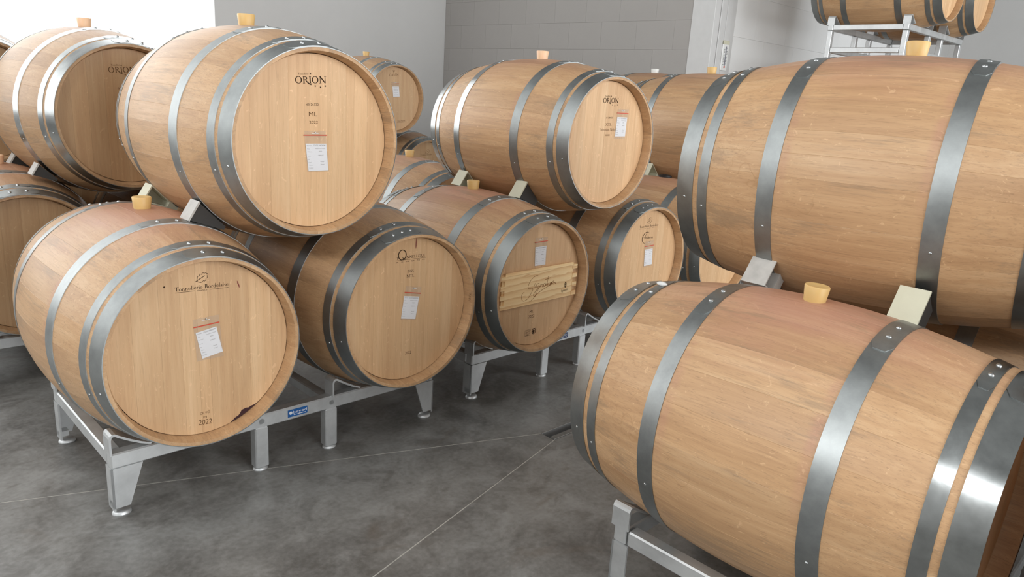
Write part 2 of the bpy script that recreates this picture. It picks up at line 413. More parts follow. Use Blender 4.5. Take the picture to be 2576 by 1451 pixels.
# white corner trim: upright boards with grooves between
TR = plain('white_corner_trim', (.60, .595, .585), .55, .35, .03)
tr = empty('trim_1', (XC-.004, YC, 0)); tag(tr, kind='structure')
MB().box(0, -.004, 0, .356, .2, ZC).obj('backing_board', TR, tr)
for (x0, x1, d) in ((0, .088, .016), (.094, .184, .022), (.190, .272, .022), (.278, .352, .012)):
    MB().bbox(x0, -.004-d, 0, x1, .0, ZC, .004).obj('upright_board', TR, tr)

# ------------------------------------------------------------------ lettering
TEXTS = {}
def text_mesh(s):
    if s in TEXTS: return TEXTS[s]
    cu = bpy.data.curves.new('t', 'FONT'); cu.body = s; cu.size = 1.0; cu.resolution_u = 3
    o = bpy.data.objects.new('t', cu); COL.objects.link(o)
    dg = bpy.context.evaluated_depsgraph_get(); me = bpy.data.meshes.new_from_object(o.evaluated_get(dg))
    vs = [(v.co.x, v.co.y) for v in me.vertices]; fs = [tuple(p.vertices) for p in me.polygons]
    bpy.data.objects.remove(o); bpy.data.curves.remove(cu); bpy.data.meshes.remove(me)
    TEXTS[s] = (vs, fs)
    return vs, fs
class Pen:
    """flat vector lettering with thick and thin strokes, cap height 1"""
    def __init__(s): s.v = []; s.f = []
    def poly(s, pts): n = len(s.v); s.v += pts; s.f.append(tuple(range(n, n+len(pts))))
    def quadstrip(s, A, B):
        n = len(s.v); m_ = len(A); s.v += A + B
        for i in range(m_-1): s.f.append((n+i, n+i+1, n+m_+i+1, n+m_+i))
    def st(s, x0, y0, x1, y1, w):
        dx, dy = x1-x0, y1-y0; l = math.hypot(dx, dy); nx, ny = -dy/l*w/2, dx/l*w/2
        s.poly([(x0-nx, y0-ny), (x1-nx, y1-ny), (x1+nx, y1+ny), (x0+nx, y0+ny)])
    def ser(s, x, y, w): s.poly([(x-w/2, y-.025), (x+w/2, y-.025), (x+w/2, y+.025), (x-w/2, y+.025)])
    def arc(s, cx, cy, rx, ry, a0, a1, wx, wy):
        n = max(6, int(abs(a1-a0)/18)); A = []; B = []
        for i in range(n+1):
            a = math.radians(a0+(a1-a0)*i/n); c, d = math.cos(a), math.sin(a)
            A.append((cx+rx*c, cy+ry*d)); B.append((cx+(rx-wx)*c, cy+(ry-wy)*d))
        s.quadstrip(A, B)
    def ribbon(s, pts, w, w2=None):
        n = len(pts); A = []; B = []
        for i, p in enumerate(pts):
            a = pts[max(i-1, 0)]; c = pts[min(i+1, n-1)]; dx, dy = c[0]-a[0], c[1]-a[1]; l = math.hypot(dx, dy) or 1
            t = i/(n-1); ww = w if w2 is None else w + (w2-w)*math.sin(t*math.pi)
            A.append((p[0]-dy/l*ww/2, p[1]+dx/l*ww/2)); B.append((p[0]+dy/l*ww/2, p[1]-dx/l*ww/2))
        s.quadstrip(A, B)
    def disc(s, x, y, r, n=10): s.poly([(x+r*math.cos(2*math.pi*i/n), y+r*math.sin(2*math.pi*i/n)) for i in range(n)])
    def star(s, x, y, r):
        for k in range(5):
            a = math.pi/2+k*2*math.pi/5; b_ = a+math.pi/5; c = a-math.pi/5
            s.poly([(x, y), (x+.45*r*math.cos(c), y+.45*r*math.sin(c)), (x+r*math.cos(a), y+r*math.sin(a)), (x+.45*r*math.cos(b_), y+.45*r*math.sin(b_))])
K = .15; TH = .08
def glyph(ch, p, orion=False):
    """draws one serif letter into p at x=0, returns its advance"""
    def stem(x, y0, y1, w=K, s0=True, s1=True, sw=.32):
        p.st(x, y0, x, y1, w)
        if s0: p.ser(x, y0+.02, sw)
        if s1: p.ser(x, y1-.02, sw)
    X = .56
    if ch == ' ': return .40
    if ch == 'O': p.arc(.46, .5, .46, .52, 0, 360, K, TH); return 1.02
    if ch in 'CG':
        p.arc(.46, .5, .46, .52, 42, 318, K, TH); p.st(.80, .70, .80, .98, TH)
        if ch == 'G': stem(.78, .05, .42, K, False, True, .3)
        return .95
    if ch == 'R':
        stem(.16, 0, 1); p.arc(.20, .735, .42, .265, -90, 90, K, TH); p.st(.2, .97, .22, .97, TH)
        if orion: p.ribbon([(.36, .48), (.62, .16), (.86, -.08), (1.15, -.22)], .10, .17)
        else: p.ribbon([(.36, .48), (.60, .16), (.84, .0)], .10, .16)
        return .82
    if ch == 'P': stem(.16, 0, 1); p.arc(.20, .72, .42, .28, -90, 90, K, TH); return .70
    if ch == 'I': stem(.18, 0, 1); return .40
    if ch == 'N':
        stem(.14, 0, 1, TH); stem(.84, 0, 1, TH, False); p.st(.14, .98, .84, 0, .15); return 1.02
    if ch == 'M':
        stem(.14, 0, 1, TH); stem(1.0, 0, 1, K); p.st(.14, .98, .55, .0, .14); p.st(.55, .0, 1.0, .98, TH); return 1.18
    if ch == 'T': stem(.42, 0, .97, K, True, False); p.st(.02, .965, .82, .965, .07); p.st(.05, .97, .05, .78, .05); p.st(.79, .97, .79, .78, .05); return .86
    if ch == 'L': stem(.16, 0, 1); p.st(.16, .03, .66, .03, .06); p.st(.64, .03, .64, .24, .05); return .72
    if ch in 'EF':
        stem(.16, 0, 1); p.st(.16, .97, .62, .97, .06); p.st(.60, .97, .60, .78, .05); p.st(.16, .52, .5, .52, .05)
        if ch == 'E': p.st(.16, .03, .66, .03, .06); p.st(.64, .03, .64, .24, .05)
        return .74
    if ch == 'D': stem(.16, 0, 1); p.arc(.22, .5, .62, .5, -90, 90, K, TH); return .95
    if ch == 'B': stem(.16, 0, 1); p.arc(.22, .74, .38, .26, -90, 90, K, TH); p.arc(.22, .255, .44, .255, -90, 90, K, TH); return .78
    if ch == 'S': p.arc(.33, .75, .27, .27, 30, 270, .10, .08); p.arc(.33, .245, .30, .265, -150, 90, .10, .08); return .68
    if ch == 'V': p.st(.06, .98, .44, 0, .14); p.st(.44, 0, .82, .98, TH); p.ser(.06, .98, .28); p.ser(.82, .98, .28); return .88
    if ch == 'A': p.st(.06, 0, .44, 1, TH); p.st(.44, 1, .84, 0, .14); p.st(.2, .34, .68, .34, .05); p.ser(.06, .02, .28); p.ser(.84, .02, .28); return .90
    if ch == 'o': p.arc(.30, X/2, .30, X/2+.02, 0, 360, .11, .06); return .66
    if ch == 'n':
        stem(.12, 0, X, .11, True, False, .26); p.arc(.32, X-.20, .20, .20, 0, 180, .11, .07); p.st(.465, 0, .465, X-.2, .11); p.ser(.465, .02, .26); return .66
    if ch == 'm':
        for dx in (0, .34): p.arc(.30+dx, X-.18, .18, .18, 0, 180, .10, .07); p.st(.43+dx, 0, .43+dx, X-.18, .10); p.ser(.43+dx, .02, .22)
        stem(.12, 0, X, .10, True, False, .22); return .96
    if ch == 'e': p.arc(.28, X/2, .28, X/2+.02, 20, 335, .10, .06); p.st(.04, X/2+.03, .54, X/2+.03, .05); return .60
    if ch == 'c': p.arc(.28, X/2, .28, X/2+.02, 45, 315, .10, .06); return .54
    if ch == 'l': stem(.14, 0, 1.05, .11, True, False, .26); return .30
    if ch == 'i': stem(.14, 0, X, .11, True, False, .26); p.disc(.14, .80, .08); return .30
    if ch == 't': stem(.16, 0, .8, .11, False, False); p.st(.02, X-.02, .36, X-.02, .05); p.arc(.26, .10, .15, .12, 180, 300, .09, .06); return .40
    if ch == 'r': stem(.12, 0, X, .11, True, False, .26); p.arc(.30, X-.2, .18, .20, 45, 180, .10, .08); return .46
    if ch == 'd': p.arc(.27, X/2, .27, X/2+.02, 30, 330, .10, .06); stem(.50, 0, 1.05, .11, True, False, .2); return .66
    if ch == 'b': p.arc(.38, X/2, .27, X/2+.02, -150, 150, .10, .06); stem(.14, 0, 1.05, .11, False, False); return .70
    if ch == 'a': p.arc(.22, .17, .21, .18, 0, 360, .09, .06); p.arc(.24, X-.19, .20, .20, 0, 150, .09, .06); stem(.40, 0, X-.18, .10, True, False, .2); return .56
    if ch == 's': p.arc(.22, X-.14, .18, .15, 30, 270, .08, .06); p.arc(.22, .135, .20, .155, -150, 90, .08, .06); return .46
    if ch == 'é': p.st(.26, .70, .40, .86, .06); return glyph('e', p)
    if ch == 'v': p.st(.04, X, .26, 0, .11); p.st(.26, 0, .48, X, .06); return .54
    if ch == 'y': p.st(.04, X, .26, 0, .11); p.st(.08, -.32, .48, X, .06); return .54
    return .5
def serif_mesh(s, orion=False):
    P = Pen(); x = 0
    for ch in s:
        g_ = Pen(); adv = glyph(ch, g_, orion); n = len(P.v)
        P.v += [(a+x, b_) for a, b_ in g_.v]; P.f += [tuple(i+n for i in f) for f in g_.f]
        x += adv
    return P.v, P.f
def place(vf, p0, p1, h, cap=None):
    """fit flat lettering between two baseline points with a cap height"""
    vs, fs = vf
    xs = [v[0] for v in vs]; x0, x1 = min(xs), max(xs); cap = cap or max(v[1] for v in vs)
    ux, uz = p1[0]-p0[0], p1[1]-p0[1]; l = math.hypot(ux, uz); ex, ez = ux/l, uz/l
    out = []
    for x, y in vs:
        t = (x-x0)/(x1-x0)*l; k_ = y/cap*h
        out.append((p0[0]+ex*t-ez*k_, p0[1]+ez*t+ex*k_))
    return out, fs
HY = -(.475-.042)      # head surface in barrel space
class Flat:
    def __init__(s): s.v = []; s.f = []
    def add(s, vf): n = len(s.v); s.v += vf[0]; s.f += [tuple(i+n for i in f) for f in vf[1]]; return s
    def obj(s, name, mat, parent, y, loc=None):
        me = bpy.data.meshes.new(name); me.from_pydata([(a, y, c) for a, c in s.v], [], s.f); me.materials.append(mat); me.update()
        return link(name, me, parent, None, loc)
def serif(s, p0, p1, h, orion=False): return place(serif_mesh(s, orion), p0, p1, h, 1.0)
def sans(s, p0, p1, h): return place(text_mesh(s), p0, p1, h)

# ------------------------------------------------------------------ barrels
LB, RH_, RB = .95, .2823, .349
def rad(y): return RB-(RB-RH_)*(abs(y)/(LB/2))**2
def stave_mesh(a0, a1, idx):
    m_ = MB(); e = .0007/RB
    aa = [a0+.0001, a0+e, a0+(a1-a0)*.36, a0+(a1-a0)*.64, a1-e, a1-.0001]; dr_ = [-.0003, 0, 0, 0, 0, -.0003]
    prof = []
    for i in range(19):
        y = -LB/2+LB*i/18; prof.append((y, rad(y)))
    # the inside of the chime at both ends
    front = [(-LB/2, RH_-.011), (-LB/2+.020, RH_-.0165), (-LB/2+.055, RH_-.0175)]
    rows = [(y, r, 0) for y, r in front[::-1]] + [(y, r, 1) for y, r in prof] + [(-y, r, 0) for y, r in front]
    vs = []
    for (y, r, o_) in rows:
        for a, d in zip(aa, dr_):
            rr = r+(d if o_ else -d); vs.append((rr*math.cos(a), y, rr*math.sin(a)))
    n = len(aa); fs = []
    for i in range(len(rows)-1):
        for j in range(n-1): fs.append((i*n+j, i*n+j+1, (i+1)*n+j+1, (i+1)*n+j))
    m_.add(vs, fs)
    return m_.mesh('stave', WOOD, 14, fix=False)
def make_layout(seed, n=25):
    r = random.Random(seed); w = [r.uniform(.7, 1.35) for _ in range(n)]; t = sum(w); a = math.pi/2 - w[0]/t*math.pi; out = []
    for i, x in enumerate(w):
        b_ = a+x/t*2*math.pi; out.append(stave_mesh(a, b_, i)); a = b_
    return out
LAYOUTS = [make_layout(s_) for s_ in (3, 11, 23)]
RHEAD = RH_-.0192
def board_mesh(x0, x1):
    m_ = MB(); g_ = .00013; x0 += g_; x1 -= g_; n = 9; poly = []
    x0 = max(x0, -RHEAD+.0005); x1 = min(x1, RHEAD-.0005)
    for i in range(n+1):
        x = x0+(x1-x0)*i/n; poly.append((x, -math.sqrt(max(0, RHEAD**2-x*x))))
    for i in range(n+1):
        x = x1-(x1-x0)*i/n; poly.append((x, math.sqrt(max(0, RHEAD**2-x*x))))
    m_.prism(poly, 1, HY, HY+.018)
    return m_.mesh('head_board', HEAD, None, fix=True)
def make_boards(seed):
    r = random.Random(seed); out = []; w = [r.uniform(.6, 1.5) for _ in range(9)]; t = sum(w); x = -RHEAD
    for k_ in w: out.append(board_mesh(x, x+k_/t*2*RHEAD)); x += k_/t*2*RHEAD
    return out
BOARDS = [make_boards(s_) for s_ in (5, 6, 9)]
bh = MB().prism([(RHEAD*math.cos(2*math.pi*i/48), RHEAD*math.sin(2*math.pi*i/48)) for i in range(48)], 1, -HY-.018, -HY)
BACKHEAD = bh.mesh('back_head', HEAD, None, fix=True)
def band(m_, y0, y1, a0, a1, off, t, n, closed, cut=False):
    vs = []; fs = []; ys = (y0, y1)
    cnt = n if closed else n+1
    for i in range(cnt):
        a = a0+(a1-a0)*i/n; c, s_ = math.cos(a), math.sin(a)
        ya, yb = ys
        if cut and (i == 0 or i == n): ya, yb = y0+(y1-y0)*.22, y1-(y1-y0)*.22
        ra, rb = rad(ya)+off, rad(yb)+off
        for (y, r) in ((ya, ra), (ya, ra+t), (yb, rb+t), (yb, rb)): vs.append((r*c, y, r*s_))
    for i in range(n if closed else n):
        j = (i+1) % cnt
        for k_ in range(4): fs.append((i*4+k_, j*4+k_, j*4+(k_+1) % 4, i*4+(k_+1) % 4))
    if not closed: fs += [(0, 1, 2, 3), (n*4+3, n*4+2, n*4+1, n*4)]
    m_.add(vs, fs)
HOOPS = ((.421, .4765), (.373, .405), (.176, .222))
def hoop_mesh(y0, y1, lap):
    m_ = MB(); band(m_, y0, y1, 0, 2*math.pi, -.0006, .0024, 84, True)
    l = .075/rad((y0+y1)/2); band(m_, y0+.0006, y1-.0006, lap-l, lap+l, .0016, .0020, 8, False, True)
    return m_.mesh('hoop', HOOP, 35, fix=True)
LAPS = [math.radians(a) for a in (98, 88, 104)]
HOOPM = {}
for li, lap in enumerate(LAPS):
    for hi, (a, c2) in enumerate(HOOPS):
        for sgn in (-1, 1):
            HOOPM[(li, hi, sgn)] = hoop_mesh(min(sgn*a, sgn*c2), max(sgn*a, sgn*c2), lap + .06*sgn + .05*hi)
rv = MB().lathe([(.0062, -.001), (.0062, .0006), (.0050, .0026), (.0026, .0038), (.0004, .0042)], 10)
RIVM = rv.mesh('rivet', RIVET, 50)
nv = MB().lathe([(.0040, -.001), (.0036, .0008), (.0018, .0018), (.0003, .0020)], 8)
NAILM = nv.mesh('rivet', RIVET, 50)
def on_surface(o, y, a, off):
    r = rad(y)+off; sl = -2*(RB-RH_)*y/(LB/2)**2      # dr/dy
    n_ = Vector((math.cos(a), -sl, math.sin(a))).normalized()
    o.rotation_mode = 'QUATERNION'; o.rotation_quaternion = Vector((0, 0, 1)).rotation_difference(n_)
    o.location = (r*math.cos(a), y, r*math.sin(a))

BARRELS = {}
def barrel(key, label, X, Y, Z, yaw=0.0, tint=1.0, stain=.5, lay=0, brd=0, lap=0, dull=0.0, detail=2, headtint=None, group='oak wine barrels', shiny=()):
    e = empty('wine_barrel', (X, Y, Z-RB), yaw); tag(e, label, 'barrel', group); BARRELS[key] = (e, X, Y, Z, yaw)
    up = (0, 0, RB)
    for me in LAYOUTS[lay]:
        o = link('stave', me, e, None, up); o['tint'] = tint; o['stain'] = stain
    for me in BOARDS[brd]:
        o = link('head_board', me, e, None, up); o['tint'] = headtint or tint
    o = link('back_head', BACKHEAD, e, None, up); o['tint'] = headtint or tint
    for hi, (a, c2) in enumerate(HOOPS):
        for sgn in (-1, 1):
            h = link('hoop', HOOPM[(lap, hi, sgn)], e, None, up); h['dull'] = dull if (hi, sgn) not in shiny else -1.0
            if detail:
                ym = sgn*(a+c2)/2; la = LAPS[lap]+.06*sgn+.05*hi; R = rad(ym)
                for d in ((-.044, -.008, .028) if (hi == 0 and lap == 2) else (-.034, .022)):
                    r_ = link('rivet', RIVM, h); on_surface(r_, ym, la+d/R, .0035)
                for an in (math.radians(193), math.radians(-14)):
                    r_ = link('rivet', NAILM, h); on_surface(r_, ym, an+.05*hi, .0017)
    return e
zb, zt = .5299, 1.1167
barrel('B1', 'upper oak barrel above the two nearest floor barrels, pouch centred on its head', 1.179, 2.525, zt+.004, .0116, 1.0, .18, 0, 0, 0, .25, headtint=1.06)
barrel('B2', 'nearest oak floor barrel with leaf brand and dark wine stain at its lower rim', .797, 2.488, zb, .0066, .97, .75, 1, 1, 1, .15, headtint=.98)
barrel('B3', 'oak floor barrel sharing the nearest rack, brand with one oversized letter O on its head', 1.540, 2.493, zb, -.0064, .97, .25, 2, 2, 2, .40)
barrel('B4', 'middle upper oak barrel with its label pouch pinned off centre', 2.618, 2.514, zt, -.0304, .99, .5, 1, 0, 1, .35, headtint=1.05, shiny=((0, 1), (1, 1), (2, 1)))
barrel('B5', 'oak floor barrel with a pine signature panel fixed across its head', 2.202, 2.49, zb, .0186, .95, .75, 0, 2, 0, .6)
barrel('B6', 'oak floor barrel with a cursive word and leaf brand above its label pouch', 2.999, 2.514, zb, -.0044, .98, .3, 2, 1, 2, .5)
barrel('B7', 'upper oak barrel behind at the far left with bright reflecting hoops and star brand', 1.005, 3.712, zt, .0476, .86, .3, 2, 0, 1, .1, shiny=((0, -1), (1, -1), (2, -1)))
barrel('B8', 'big upper oak barrel seen side-on at the right, pink stains near its bung', 2.166, .747, zt, .1156, 1.03, .8, 0, 1, 2, .25)
barrel('B9', 'big lower oak barrel seen side-on at the right, on a rack at the bottom edge', 1.697, .687, zb, .0146, 1.02, .85, 1, 2, 0, .15, shiny=((0, -1), (1, -1)))
barrel('B9b', 'floor barrel mostly hidden behind the big side-on barrels at the right edge', 2.59, .70, zb, 0, .95, .4, 2, 0, 1, .3, 0)
barrel('B11', 'upper oak barrel seen between the middle upper barrel and the big side-on barrel', 4.085, 2.5, 1.14, 0, .93, .5, 1, 1, 0, .3)
barrel('B12', 'floor barrel whose pale head corner shows in the gap under the big upper barrel', 3.70, 2.5, zb, 0, .97, .6, 0, 2, 1, .45)
barrel('B12b', 'floor barrel hidden behind the big upper barrel in the third front rack', 4.43, 2.5, zb, 0, .97, .4, 1, 0, 2, .45, 0)
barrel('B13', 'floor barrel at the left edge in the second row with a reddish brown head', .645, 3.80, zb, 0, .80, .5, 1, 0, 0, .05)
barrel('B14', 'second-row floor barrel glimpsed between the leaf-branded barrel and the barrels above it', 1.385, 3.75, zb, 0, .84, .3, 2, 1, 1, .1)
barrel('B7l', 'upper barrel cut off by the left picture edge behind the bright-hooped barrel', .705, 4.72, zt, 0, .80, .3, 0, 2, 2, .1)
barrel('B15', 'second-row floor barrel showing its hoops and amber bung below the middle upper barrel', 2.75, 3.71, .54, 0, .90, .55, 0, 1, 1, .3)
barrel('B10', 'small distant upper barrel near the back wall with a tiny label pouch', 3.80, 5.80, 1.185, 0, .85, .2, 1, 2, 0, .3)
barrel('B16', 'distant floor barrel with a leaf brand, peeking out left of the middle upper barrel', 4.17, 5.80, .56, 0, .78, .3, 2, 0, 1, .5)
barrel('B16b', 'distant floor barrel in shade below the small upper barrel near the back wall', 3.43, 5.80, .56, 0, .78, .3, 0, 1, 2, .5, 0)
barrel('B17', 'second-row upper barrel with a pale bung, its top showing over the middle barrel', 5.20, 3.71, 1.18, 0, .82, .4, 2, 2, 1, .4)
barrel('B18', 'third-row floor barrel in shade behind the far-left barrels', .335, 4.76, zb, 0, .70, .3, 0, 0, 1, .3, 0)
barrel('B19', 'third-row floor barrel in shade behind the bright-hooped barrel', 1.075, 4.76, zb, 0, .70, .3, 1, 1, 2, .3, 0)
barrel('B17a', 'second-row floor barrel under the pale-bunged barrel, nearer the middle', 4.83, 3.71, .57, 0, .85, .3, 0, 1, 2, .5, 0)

# ------------------------------------------------------------------ brands burned into the heads
def bmark(key, name, mat, flats, y=HY-.0004):
    e = BARRELS[key][0]
    if name in ('toast_mark', 'vintage_mark') and len(flats) > 1:
        for f in flats: bmark(key, name, mat, [f], y)
        return
    F = Flat()
    for f in flats: F.add(f)
    return F.obj(name, mat, e, y, (0, 0, RB))
def penshape(fn):
    P = Pen(); fn(P); return P.v, P.f
def quadline(p0, p1, w): return penshape(lambda P: P.st(p0[0], p0[1], p1[0], p1[1], w))
def stars(pts, r): return [penshape(lambda P, p=p: P.star(p[0], p[1], r)) for p in pts]
bmark('B1', 'brand_lettering', BURN, [serif('ORION', (-.061, .173), (.0444, .1787), .0204, True), serif('Tonnellerie', (-.0512, .1987), (-.0168, .2006), .0057)] + stars([(.0058, .1686), (.0236, .1659), (.0402, .1702), (-.0105, .2034)], .0036))
bmark('B1', 'serial_number', BURN, [sans('60 26322', (-.0247, .1098), (.0169, .111), .0066)])
bmark('B1', 'toast_mark', BURN_SOFT, [sans('ML', (-.0167, .0787), (.0115, .0793), .0127), sans('2022', (-.0156, .0566), (.0142, .057), .0083)])
def leaf(tail, tip):
    L_ = math.hypot(tip[0]-tail[0], tip[1]-tail[1]); ex = ((tip[0]-tail[0])/L_, (tip[1]-tail[1])/L_); ey = (-ex[1], ex[0])
    T = lambda x, y: (tail[0]+L_*(ex[0]*x+ey[0]*y), tail[1]+L_*(ex[1]*x+ey[1]*y))
    up = [(.18,.03),(.26,.16),(.33,.27),(.40,.20),(.47,.24),(.54,.33),(.60,.24),(.68,.27),(.74,.33),(.80,.22),(.90,.20),(1.0,.06)]
    dn = [(.14,-.02),(.22,-.15),(.34,-.24),(.46,-.26),(.55,-.20),(.58,-.28),(.70,-.26),(.76,-.16),(.86,-.17),(.92,-.06),(1.0,.02)]
    P = Pen(); P.ribbon([T(0, -.02), T(.2, .0), (T(.5, .03)), T(.78, .05)], L_*.03, L_*.05)
    P.ribbon([T(*a) for a in up], L_*.035); P.ribbon([T(*a) for a in dn], L_*.035)
    return P.v, P.f
bmark('B2', 'brand_lettering', BURN, [serif('Tonnellerie Bordelaise', (-.0715, .1845), (.0814, .1809), .0119), leaf((-.0154, .205), (.0239, .2213)), quadline((-.0713, .1803), (-.0167, .1789), .0011), quadline((.0278, .1769), (.0812, .1757), .0011), sans('FRANCE', (-.0086, .1765), (.0186, .1755), .0035)])
bmark('B2', 'vintage_mark', BURN_SOFT, [sans('CF VO', (-.02, -.2038), (.0102, -.204), .0076), sans('M', (-.0099, -.2169), (-.0004, -.217), .0064), sans('2022', (-.0256, -.235), (.0142, -.2394), .0159)])
bmark('B2', 'knot_mark', BURN, [penshape(lambda P: P.disc(-.0993, .2013, .0026))])
bmark('B2', 'wine_spot', WINE_RED, [penshape(lambda P: P.ribbon([(.108, .192), (.110, .184), (.113, .176), (.114, .170)], .001, .004))])
def blot(P):
    r = random.Random(4); A = []; B = []
    for i in range(15):
        t = i/14; a = math.radians(-74+t*23); w = (.013*math.sin(math.pi*min(1, t*1.1+.03))+.001)*r.uniform(.6, 1.25)
        A.append((RHEAD*1.0*math.cos(a), RHEAD*math.sin(a))); B.append(((RHEAD-w)*math.cos(a), (RHEAD-w)*math.sin(a)))
    P.quadstrip(A, B)
bmark('B2', 'wine_stain', WINE, [penshape(blot)])
bmark('B3', 'brand_lettering', BURN, [penshape(lambda P: P.arc(-.0307, .2036, .0185, .0195, 0, 360, .0042, .0028)), penshape(lambda P: P.ribbon([(-.030, .194), (-.024, .190), (-.018, .185)], .0015, .004)),
      serif('T', (-.0558, .1887), (-.0449, .1889), .0099), serif('NNELLERIE', (-.0128, .1894), (.0703, .1884), .0094), quadline((-.0576, .1850), (.0724, .1838), .0009), sans('R  E  M  O  N  D', (-.054, .1761), (.0688, .1754), .0043)])
bmark('B3', 'toast_mark', BURN, [serif('TGS', (-.0051, .1359), (.0205, .1359), .0099), serif('MTL', (-.0103, .1191), (.0233, .1184), .0099), sans('2022', (-.0085, -.1712), (.0197, -.1723), .0100)])
bmark('B3', 'wine_seep', WINE_RED, [penshape(lambda P: P.ribbon([(.0282, .2595), (.0279, .245), (.0276, .230), (.0274, .2205)], .0012, .0042))])
bmark('B4', 'brand_lettering', BURN, [serif('ORION', (-.0398, .1705), (.0628, .1733), .0210, True), serif('Tonnellerie', (-.0297, .1967), (.0036, .1981), .0050)] + stars([(.024, .1635), (.0401, .1603), (.0579, .1646), (.0111, .1997)], .0038))
bmark('B4', 'serial_number', BURN, [sans('11 28422', (-.0094, .105), (.0317, .1064), .0067)])
bmark('B4', 'toast_mark', BURN_SOFT, [sans('XXL', (-.0101, .0732), (.0299, .0745), .0122), serif('Sélection Noble', (-.0426, .0522), (.064, .0534), .0101), sans('2022', (-.0042, .03), (.024, .0305), .0072)])
bmark('B5', 'toast_mark', BURN, [sans('ML', (-.04, -.1190), (-.0164, -.1195), .0108), sans('2022', (-.0458, -.1414), (-.0088, -.1418), .0125)])
def stamp(P):
    x0, x1, zt_, zb_ = -.060, .008, -.194, -.219
    for i in range(5): P.st(x0+.003, zt_-.004-i*.005, x0+.034-.004*(i % 2)-(.012 if i > 3 else 0), zt_-.004-i*.005, .0012)
    P.st(x0, zt_, x0+.040, zt_, .001); P.st(x0, zb_, x0+.03, zb_-.001, .001); P.st(x0, zt_, x0, zb_, .001)
    P.arc(-.006, -.206, .0125, .0135, 0, 360, .003, .003); P.disc(-.007, -.206, .0075); P.st(.008, -.196, .008, -.216, .0012); P.st(-.014, -.194, .008, -.194, .001)
bmark('B5', 'cooper_stamp', BURN, [penshape(stamp)])
bmark('B6', 'brand_lettering', BURN, [leaf((-.0106, .1992), (.0292, .2174)), serif('Tonnellerie Bordelaise', (-.0693, .1785), (.0872, .179), .0109), quadline((-.0699, .1727), (-.0148, .1723), .001), quadline((.0331, .1733), (.0873, .173), .001), quadline((-.006, .1723), (.024, .1727), .0008)])
bmark('B6', 'cursive_lettering', BURN, [penshape(lambda P: P.ribbon([(.015,.151),(.003,.1535),(-.009,.153),(-.020,.149),(-.030,.140),(-.037,.127),(-.036,.114),(-.030,.106),(-.021,.100),(-.009,.097)], .0012, .0042)),
      penshape(lambda P: P.ribbon([(.002, .153), (-.010, .139), (-.020, .120)], .0014, .0026)), quadline((-.034, .127), (-.012, .130), .0012), place(text_mesh('milena'), (-.016, .1196), (.0512, .1192), .0122)])
bmark('B7', 'brand_lettering', BURN_SOFT, [serif('ORION', (-.0665, .1671), (.0369, .1732), .0225, True), serif('Tonnellerie', (-.0557, .1948), (-.0200, .1969), .0060), sans('60 26', (-.0371, .1064), (-.001, .108), .0070)] + stars([(-.0047, .1631), (.0132, .1596), (.0303, .1651), (-.0173, .1985)], .0038))
bmark('B10', 'brand_lettering', BURN_SOFT, [serif('CAVIN', (-.0551, .1864), (.0429, .1943), .0185), penshape(lambda P: (P.ribbon([(-.020, .236), (-.008, .218), (.004, .237)], .003), P.st(-.008, .225, -.008, .240, .004))), sans('Clos France', (.0413, -.1888), (.121, -.1807), .014), quadline((.035, -.196), (.13, -.187), .0015)])
bmark('B16', 'brand_lettering', BURN_SOFT, [leaf((-.02, .165), (.028, .190)), serif('Tonnellerie', (-.075, .145), (.06, .148), .013)])
bmark('B12', 'toast_mark', BURN_SOFT, [sans('ML', (-.045, -.02), (-.02, -.02), .014), sans('2022', (-.05, -.05), (-.01, -.05), .013)])
# small code branded in the rim of the barrel with the big O
F = Flat().add(sans('1R12', (0, 0), (.030, 0), .011))
mk = F.obj('rim_code', BURN_SOFT, BARRELS['B3'][0], 0)
a_ = math.radians(-2)
mk.rotation_euler = (0, 0, 0)
rin = RH_-.0152
rot = Matrix(((0, 0, -1), (0, 1, 0), (1, 0, 0))).to_4x4()
# text plane XZ -> wrapped flat on the inner rim at the right side: reading upward, facing the axis
M = Matrix(((0.0, 1.0, 0.0, rin-.0012), (0.0, 0.0, 1.0, -LB/2+.006), (1.0, 0.0, 0.0, RB-.002), (0, 0, 0, 1)))
mk.matrix_local = M

# ------------------------------------------------------------------ pine panel on the signature barrel
e5 = BARRELS['B5'][0]
pt = .020; py = HY-pt
pan = MB().bbox(-.213, HY-.014, -.076, .205, HY-.0005, .070, .0015).obj('pine_panel', PINE, e5, None, (0, 0, RB)); pan['tint'] = 1.0
lip = MB().bbox(-.213, HY-.017, .063, .205, HY-.014, .077, .001).obj('top_strip', PINE, pan); lip['tint'] = 1.06
FNG = {}
for i in range(4):
    for (x0, x1) in ((.205, .236), (-.238, -.213)):
        z0 = -.074+i*.040
        f_ = MB().bbox(x0, HY-.016, z0, x1, HY-.0005, z0+.019, .001).obj('joint_finger', PINE, pan); f_['tint'] = 1.0 - .05*(i % 2)
for (x0, x1) in ((.205, .217), (-.224, -.213)):
    f_ = MB().box(x0, HY-.008, -.074, x1, HY-.0005, .070).obj('joint_board', PINE, pan); f_['tint'] = .9
